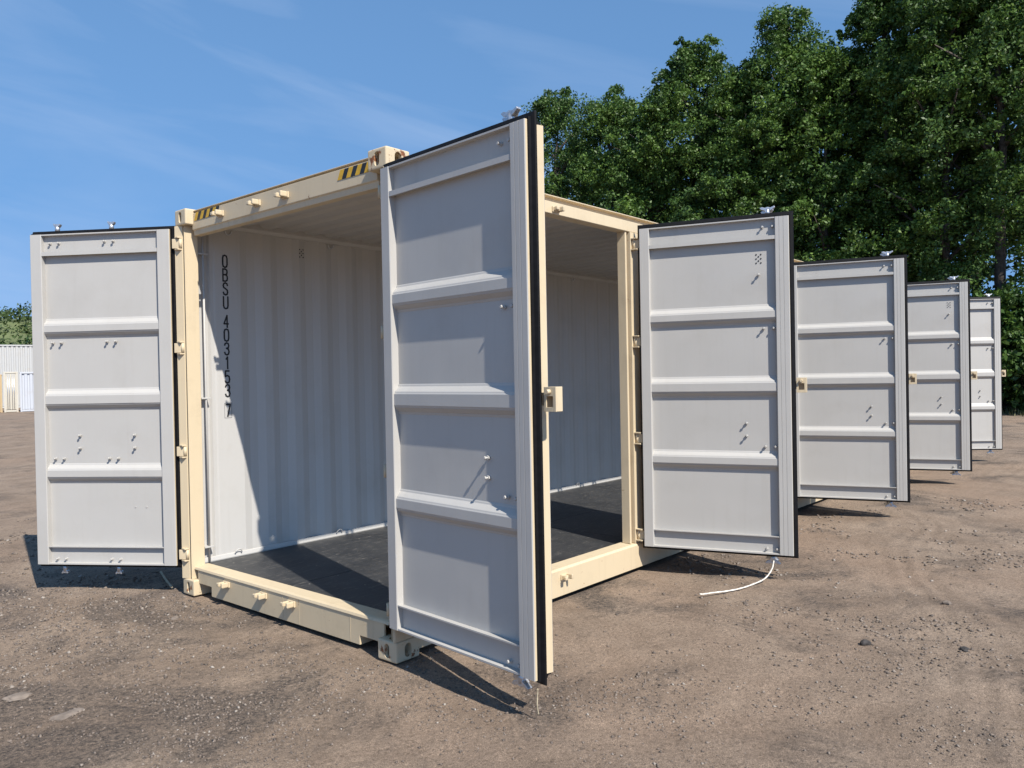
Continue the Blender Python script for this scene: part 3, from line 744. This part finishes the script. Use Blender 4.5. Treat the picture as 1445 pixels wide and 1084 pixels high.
def make_tree(name, x, y, h, r, label, cat='tree', group=None, seed=0, leaves=15000, low=0.12, pointed=0.5, mat='leaf', leaf=0.115):
    rg = np.random.default_rng(seed+100); z0 = float(ground_h(np.array([x]), np.array([y]))[0])
    t = empty(name, (x, y, z0)); tag(t, label, cat, group)
    # lobes filling an uneven, egg-shaped to pointed envelope
    nl = int(74+r*13); cen = []; rad = []
    leanx, leany = rg.normal(size=2)*0.008*h
    tries = 0
    bump = rg.random(8)*2*math.pi
    while len(cen) < nl and tries < 5000:
        tries += 1
        q = rg.random()**0.72; z = h*(low+(1-low)*q)
        prof = (math.sin(math.pi*min(1, 0.18+0.82*q)**0.9)**0.7 if q < 1 else 0)
        prof = prof*(1-pointed*q**2.2)+0.06
        a = rg.random()*2*math.pi
        wob = 1+0.22*math.sin(2*a+bump[0]+z*.5)+0.20*math.sin(3*a+bump[1]-z*.9)
        rr = r*prof*wob*(0.25+0.75*rg.random()**0.45)
        c = np.array([rr*math.cos(a)+leanx*q, rr*math.sin(a)+leany*q, z])
        lr = r*(0.20+0.16*rg.random())*(1-0.45*q*pointed)
        if z+lr*.8 > h: c[2] = h-lr*.8
        cen.append(c); rad.append(lr)
    # a few small shoots on the outline
    for k in range(26):
        q = 0.35+0.65*rg.random(); z = h*(low+(1-low)*q); a = rg.random()*2*math.pi
        prof = (math.sin(math.pi*min(1, 0.18+0.82*q)**0.9)**0.7)*(1-pointed*q**2.2)+0.08
        rr = r*prof*1.08
        cen.append(np.array([rr*math.cos(a)+leanx*q, rr*math.sin(a)+leany*q, min(z+.3, h*1.01)])); rad.append(0.28+0.25*rg.random())
    cen = np.array(cen); rad = np.array(rad)
    # second-level clumps: leaves sit on small sprays spread over each lobe, leaving holes
    ns = 9
    sd = rg.normal(size=(len(cen)*ns, 3)); sd /= np.linalg.norm(sd, axis=1)[:, None]
    sc = np.repeat(cen, ns, 0)+sd*(np.repeat(rad, ns)*(0.55+0.5*rg.random(len(sd))))[:, None]*np.array([1, 1, .85])
    sr = np.repeat(rad, ns)*(0.26+0.22*rg.random(len(sd)))
    per = max(6, int(leaves/len(sc)))
    v, f = leaf_cloud(sc, sr, per, leaf, seed=seed)
    v[:, 2] = np.maximum(v[:, 2], 0.05)
    link('crown', raw_mesh('crown', v, f, M[mat]), t)
    bm = bmesh.new(); k = 7; pts = [(leanx*(i/k)**1.3*.9+rg.normal()*.06*(i > 0), leany*(i/k)**1.3*.9+rg.normal()*.06*(i > 0), -.15+h*.92*i/k) for i in range(k+1)]
    rr0 = 0.014*h
    path_tube(bm, pts, [rr0*(1.25 if i == 0 else 1)*(1-i/k*.88) for i in range(k+1)], 8)
    link('trunk', mesh_of(bm, 'trunk', M['bark']), t)
    for j in rg.choice(len(cen), size=min(22, len(cen)), replace=False):
        c = cen[j]; zb = max(.6, c[2]-0.55*math.hypot(c[0], c[1])-0.5); qq = zb/h
        b0 = Vector((leanx*qq**1.3*.9, leany*qq**1.3*.9, zb)); e = Vector(c)
        mid = b0.lerp(e, .5)+Vector((0, 0, .12*(e-b0).length))
        bm = bmesh.new(); path_tube(bm, [b0, mid, e], [rr0*.34, rr0*.22, rr0*.07], 5)
        link('limb', mesh_of(bm, 'limb', M['bark']), t)
    return t

def polar(az, xplane):
    return xplane, CAM[1]+(xplane-CAM[0])*math.tan(R(az))
FRONT = [
 # az, x, height, radius, pointed, leaf, label
 (37.2, 32.0, 16.6, 4.0, .18, 'leaf2', 'rounded leafy tree showing just right of the tallest open door'),
 (33.4, 31.2, 15.6, 3.7, .18, 'leaf', 'round topped tree over the container roof, second from the left of the tree line'),
 (30.2, 30.6, 14.8, 3.1, .25, 'leaf', 'lower leafy tree in the dip left of the first pointed treetop'),
 (27.3, 31.4, 17.0, 3.5, .34, 'leaf', 'narrow pointed tree above the hinge side of the first open side door'),
 (24.3, 30.4, 14.8, 3.0, .30, 'leaf', 'leafy tree filling the dip between the two left pointed treetops'),
 (21.5, 31.6, 17.2, 3.5, .42, 'leaf', 'tall pointed tree straight above the free edge of the first side door'),
 (18.6, 30.8, 14.8, 3.1, .30, 'leaf', 'bushy tree in the notch left of the tallest treetop'),
 (15.1, 31.6, 17.0, 3.3, .52, 'leaf', 'tall tree with twin peaked crown above the second open side door'),
 (11.9, 31.0, 17.2, 3.2, .40, 'leaf', 'broad tree rising to the top edge above the third open side door'),
 (8.6, 30.6, 18.2, 3.6, .30, 'leaf2', 'big dark tree at the right edge above the last open door'),
 (4.6, 31.2, 18.4, 3.8, .30, 'leaf2', 'dark tree cut off by the right edge of the view'),
]
for i, (az, xp, h, r, pt, mt, lb) in enumerate(FRONT):
    x, y = polar(az, xp)
    make_tree('broadleaf_tree', x, y, h, r, lb, seed=i*7+(3 if i == 3 else 1), pointed=pt, mat=mt, leaves=64000, leaf=.069)
for i, (az, xp, h) in enumerate(((41.5, 39, 12.0), (35.2, 37, 15.0), (31.2, 37, 14.5), (25.4, 37, 15.0), (19.8, 37, 15.5), (16.8, 37, 16.0), (13.6, 37, 16.5), (10.2, 37, 17.0), (6.4, 37, 18.0))):
    x, y = polar(az, xp)
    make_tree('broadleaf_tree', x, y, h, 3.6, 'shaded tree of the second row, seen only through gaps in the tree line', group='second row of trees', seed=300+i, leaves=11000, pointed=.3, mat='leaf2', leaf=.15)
ORD = ('rightmost', 'second from right', 'third from right', 'fourth from right', 'fifth from right', 'sixth from right', 'leftmost')
for i, az in enumerate((6.2, 8.0, 9.6, 11.4, 13.4, 15.6, 18.0)):
    x, y = polar(az, 28.6+rng.random()*1.0)
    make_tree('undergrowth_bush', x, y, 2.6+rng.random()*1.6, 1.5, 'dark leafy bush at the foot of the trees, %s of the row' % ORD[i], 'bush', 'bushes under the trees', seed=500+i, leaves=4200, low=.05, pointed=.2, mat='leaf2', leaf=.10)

# ------------------------------------------------------------------ far hillside on the left
hx = np.linspace(-40, 130, 90); hy = np.linspace(60, 240, 90)
HX, HY = np.meshgrid(hx, hy, indexing='ij')
def hill_h(x, y):
    s = np.clip((y-62-0.10*x)/60, 0, 1); s = s*s*(3-2*s)
    return s*10.5+fbm(x*.05, y*.05, 3)*4*s-0.3
HZ = hill_h(HX, HY); idx = np.arange(HX.size).reshape(HX.shape)
F = np.stack([idx[:-1, :-1], idx[1:, :-1], idx[1:, 1:], idx[:-1, 1:]], -1).reshape(-1, 4)
o = link('hillside', raw_mesh('hillside', np.stack([HX, HY, HZ], -1).reshape(-1, 3), F, M['hill'], True)); tag(o, 'low green hillside far behind the white containers', 'hill', kind='structure')
n = 900; sx = rng.uniform(-30, 110, n); sy = rng.uniform(66, 135, n); sz = hill_h(sx, sy)
cr_ = rng.uniform(.8, 2.3, n); cen = np.stack([sx, sy, sz+cr_*.5], 1)
v, f = leaf_cloud(cen, cr_, 70, .24, seed=5)
o = link('hillside_scrub', raw_mesh('hillside_scrub', v, f, M['scrub'])); tag(o, 'mass of green scrub covering the far hillside', 'scrub', kind='stuff')
n = 150; sx = np.linspace(-25, 95, n)+rng.normal(size=n); sy = 66+0.10*sx+rng.uniform(0, 5, n); cr_ = rng.uniform(1.0, 2.2, n)
cen = np.stack([sx, sy, .4+rng.random(n)*4.6], 1)
v, f = leaf_cloud(cen, cr_, 260, .20, seed=6)
o = link('hedge_thicket', raw_mesh('hedge_thicket', v, f, M['leaf'])); tag(o, 'dark green thicket along the foot of the far hillside', 'thicket', kind='stuff')

# ------------------------------------------------------------------ far white containers on the left
def far_box(name, x, y, z, ln, wd, ht, rz, mat, label, doors=False):
    e = empty(name, (x, y, z), rz); tag(e, label, 'container', 'white containers across the yard')
    bm = bmesh.new(); p = [(0, 0)]
    def corr(L0):
        pts = []; q = .10
        while q+.22 < L0-.05:
            pts += [(q, 0), (q+.03, .06), (q+.12, .06), (q+.15, 0)]; q += .28
        return pts
    if not doors:
        f = [(0, 0.04)]+[(a, .03+b) for a, b in corr(ln)]+[(ln, .04)]
        sheet(bm, f, 'z', .16, ht-.12, (0, .004), 0, 0)
    else:
        box(bm, .06, ln-.06, .03, .06, .16, ht-.12)
    box(bm, .03, ln-.03, .10, wd-.03, .14, ht-.06)
    link('wall', mesh_of(bm, 'wall', mat), e)
    bm = bmesh.new(); box(bm, 0, ln, .06, wd, ht-.055, ht, .01); link('roof', mesh_of(bm, 'roof', mat), e)
    for (a, b) in ((.0, .14), (ht-.12, ht)):
        bm = bmesh.new(); box(bm, .1, ln-.1, 0.0, .055, a+.02, b-.006, .01); link('rail', mesh_of(bm, 'rail', mat), e)
    for a in (0, ln-.10):
        bm = bmesh.new(); box(bm, a, a+.10, -.012, .09, 0, ht+.01, .01); link('corner_post', mesh_of(bm, 'corner_post', mat), e)
    if doors:
        for k in range(2):
            a = .12+k*(ln-.24)/2
            bm = bmesh.new(); box(bm, a+.01, a+(ln-.24)/2-.01, -.004, .028, .17, ht-.13, .006)
            d = link('door', mesh_of(bm, 'door', mat), e)
            for q in (.3, .7):
                bm = bmesh.new(); u = a+(ln-.24)/2*q; tube(bm, (u, -.03, .18), (u, -.03, ht-.15), .02); link('lock_rod', mesh_of(bm, 'lock_rod', M['zinc']), d)
    return e
far_box('storage_container', 11.9, 51.65, 0, 1.50, 3, 2.30, R(-17), M['tancont'], 'tan storage box at the far left edge of the yard')
far_box('storage_container', 13.42, 51.20, 0, .74, 2.0, 2.46, R(-17), M['offwhite'], 'narrow ivory container with rust spots, far left', True)
far_box('storage_container', 14.22, 50.95, 0, 6.06, 2.4, 2.44, R(-17), M['bluewhite'], 'pale corrugated container half hidden by the left open door')
far_box('storage_container', 7.0, 63.0, 0, 14.0, 2.4, 4.55, R(-14), M['white'], 'tall white corrugated wall of containers behind the far left boxes')
far_box('storage_container', 22.4, 49.0, 0, 6.06, 2.4, 2.6, R(-20), M['offwhite'], 'ivory container glimpsed between left open door and its post')

# ------------------------------------------------------------------ loose grit and stones
def rocks(n, seed, smin, smax, power=3.0):
    r = np.random.default_rng(seed)
    yaw = .7089; az = yaw+r.uniform(-.68, .68, n)
    dist = 2.6*(11.0/2.6)**(r.random(n)**0.9)
    x = CAM[0]+dist*np.cos(az); y = CAM[1]+dist*np.sin(az)
    dens = np.clip(0.22+3.0*fbm(x*.9+3, y*.9, 4)+2.2*fbm(x*3.1, y*3.1+8, 3)+1.2*np.exp(-((x+1.1)**2+(y-1.7)**2)/1.4), 0.03, 1)
    keep = (r.random(n) < dens) & ~((x > -.02) & (y > .0) & (y < 2.44))
    x, y, dist = x[keep], y[keep], dist[keep]; n = len(x)
    s = smin+(smax-smin)*r.random(n)**power*np.clip(dist/4, .8, 2)
    base = np.array([(1, 0, 0), (-.5, .87, 0), (-.5, -.87, 0), (.3, .2, .75), (-.2, -.1, -.6)], float)
    P = base[None]*(0.7+0.6*r.random((n, 5, 3)))
    a = r.random(n)*6.283; ca, sa = np.cos(a), np.sin(a)
    Q = P.copy(); Q[..., 0] = P[..., 0]*ca[:, None]-P[..., 1]*sa[:, None]; Q[..., 1] = P[..., 0]*sa[:, None]+P[..., 1]*ca[:, None]
    Q[..., 2] *= .8
    Q = Q*s[:, None, None]; Q[..., 0] += x[:, None]; Q[..., 1] += y[:, None]; Q[..., 2] += (ground_h(x, y)+s*.12)[:, None]
    tri = np.array([(0, 1, 3), (1, 2, 3), (2, 0, 3), (1, 0, 4), (2, 1, 4), (0, 2, 4)])
    Fc = (tri[None]+5*np.arange(n)[:, None, None]).reshape(-1, 3)
    return Q.reshape(-1, 3), Fc
v, f = rocks(300000, 11, .0016, .0135, 9.0)
o = link('gravel', raw_mesh('gravel', v, f, M['gravel'])); tag(o, 'loose grit and pebbles scattered over the dirt', 'gravel', kind='stuff')

def lump(name, x, y, rx, ry, rz_, mat, label, seed, sink=.3, cat='stone'):
    bm = bmesh.new(); bmesh.ops.create_icosphere(bm, subdivisions=3, radius=1)
    r = np.random.default_rng(seed); o3 = r.random(3)*9
    for vtx in bm.verts:
        c = vtx.co; k = 1+.5*float(fbm(np.array([c.x*1.3+o3[0]+c.z]), np.array([c.y*1.3+o3[1]-c.z]), 4)[0])+.2*float(fbm(np.array([c.x*5+o3[0]]), np.array([c.y*5+c.z*4]), 2)[0])
        vtx.co = Vector((c.x*rx*k, c.y*ry*k*(1+.25*math.sin(c.x*3+seed*2)), max(-.6, c.z)*rz_*k))
    z = float(ground_h(np.array([x]), np.array([y]))[0])
    e = link(name, mesh_of(bm, name, mat), None, (x, y, z+rz_*(1-sink)*.4), r.random()*3); tag(e, label, cat)
    return e
lump('stone', -1.50, 1.21, .070, .040, .014, M['stone'], 'flat pale grey stone at the left edge of the dirt', 1)
lump('stone', -1.42, .80, .09, .045, .005, M['stone'], 'thin pale slab lying flush in the dirt at lower left', 2)
lump('stone', 1.823, -1.957, .030, .024, .024, M['stone_dark'], 'lone black clod on the dirt below the second open side door', 3, .1)
lump('stone', 2.02, -2.42, .030, .020, .014, M['stone_dark'], 'small dark lump on the dirt right of the black clod', 4, .1)
lump('stone', -.34, 1.88, .03, .025, .014, M['stone'], 'rusty tan pebble in front of the left bottom corner casting', 5, .1)
lump('stone', 2.9, -2.15, .028, .022, .016, M['stone'], 'pale pebble in the open dirt right of the white rope', 6, .1)
lump('stone', .05, -2.05, .016, .014, .012, M['stone'], 'small pale pebble below the latch of the nearest door', 7, .1)

def cord(name, pts, r, mat, label, cat='rope', sub=6):
    P = [Vector(p) for p in pts]; out = []
    for i in range(len(P)-1):
        p0, p1, p2, p3 = P[max(i-1, 0)], P[i], P[i+1], P[min(i+2, len(P)-1)]
        for k in range(sub):
            t = k/sub
            out.append(0.5*((2*p1)+(p2-p0)*t+(2*p0-5*p1+4*p2-p3)*t*t+(3*p1-p0-3*p2+p3)*t**3))
    out.append(P[-1])
    bm = bmesh.new(); path_tube(bm, out, [r*(1+.18*math.sin(i*1.9)) for i in range(len(out))], 8)
    o = link(name, mesh_of(bm, name, mat), None); tag(o, label, cat); return o
cord('rope', [(2.905, -.975, .165), (2.872, -.972, .105), (2.80, -.945, .045), (2.69, -.89, .014), (2.56, -.86, .010), (2.44, -.815, .010), (2.34, -.76, .012), (2.27, -.71, .008), (2.25, -.695, .012)], .0054, M['rope'], 'white rope hanging from the first side door and trailing over the dirt')
cord('rope', [(-.075, -1.075, .150), (-.072, -1.070, .11), (-.078, -1.073, .07), (-.072, -1.075, .03)], .0032, M['tan'], 'short frayed cord dangling under the nearest open door')
cord('strap', [(.19, 3.20, .012), (.10, 2.93, .010), (.01, 2.64, .012)], .009, M['tan'], 'tan strap lying on the dirt in the shadow of the left open door', 'strap')
cord('twig', [(1.05, -2.72, .012), (1.09, -2.77, .018), (1.12, -2.80, .010), (1.16, -2.83, .014)], .006, M['twig'], 'dark broken twig on the dirt at lower right', 'twig')

# dry grass along the foot of the trees
n = 9000; az = np.radians(rng.uniform(4, 34, n)); xx = rng.uniform(26.0, 30.5, n); yy = CAM[1]+(xx-CAM[0])*np.tan(az)
ok = rng.random(n) < np.clip(.35+2.5*fbm(xx*.5, yy*.5, 3)+(xx-27.5)*.25, 0, 1); xx, yy = xx[ok], yy[ok]; n = len(xx)
hh = rng.uniform(.06, .28, n); aa = rng.uniform(0, 6.28, n); zz = ground_h(xx, yy)
dx, dy = np.cos(aa)*.02, np.sin(aa)*.02; lx, ly = rng.normal(size=n)*.08, rng.normal(size=n)*.08
v = np.stack([np.stack([xx-dx, yy-dy, zz-.01], 1), np.stack([xx+dx, yy+dy, zz-.01], 1), np.stack([xx+lx, yy+ly, zz+hh], 1)], 1).reshape(-1, 3)
o = link('grass', raw_mesh('grass', v, np.arange(n*3).reshape(n, 3), M['grass'])); tag(o, 'sparse dry grass at the foot of the tree line', 'grass', kind='stuff')
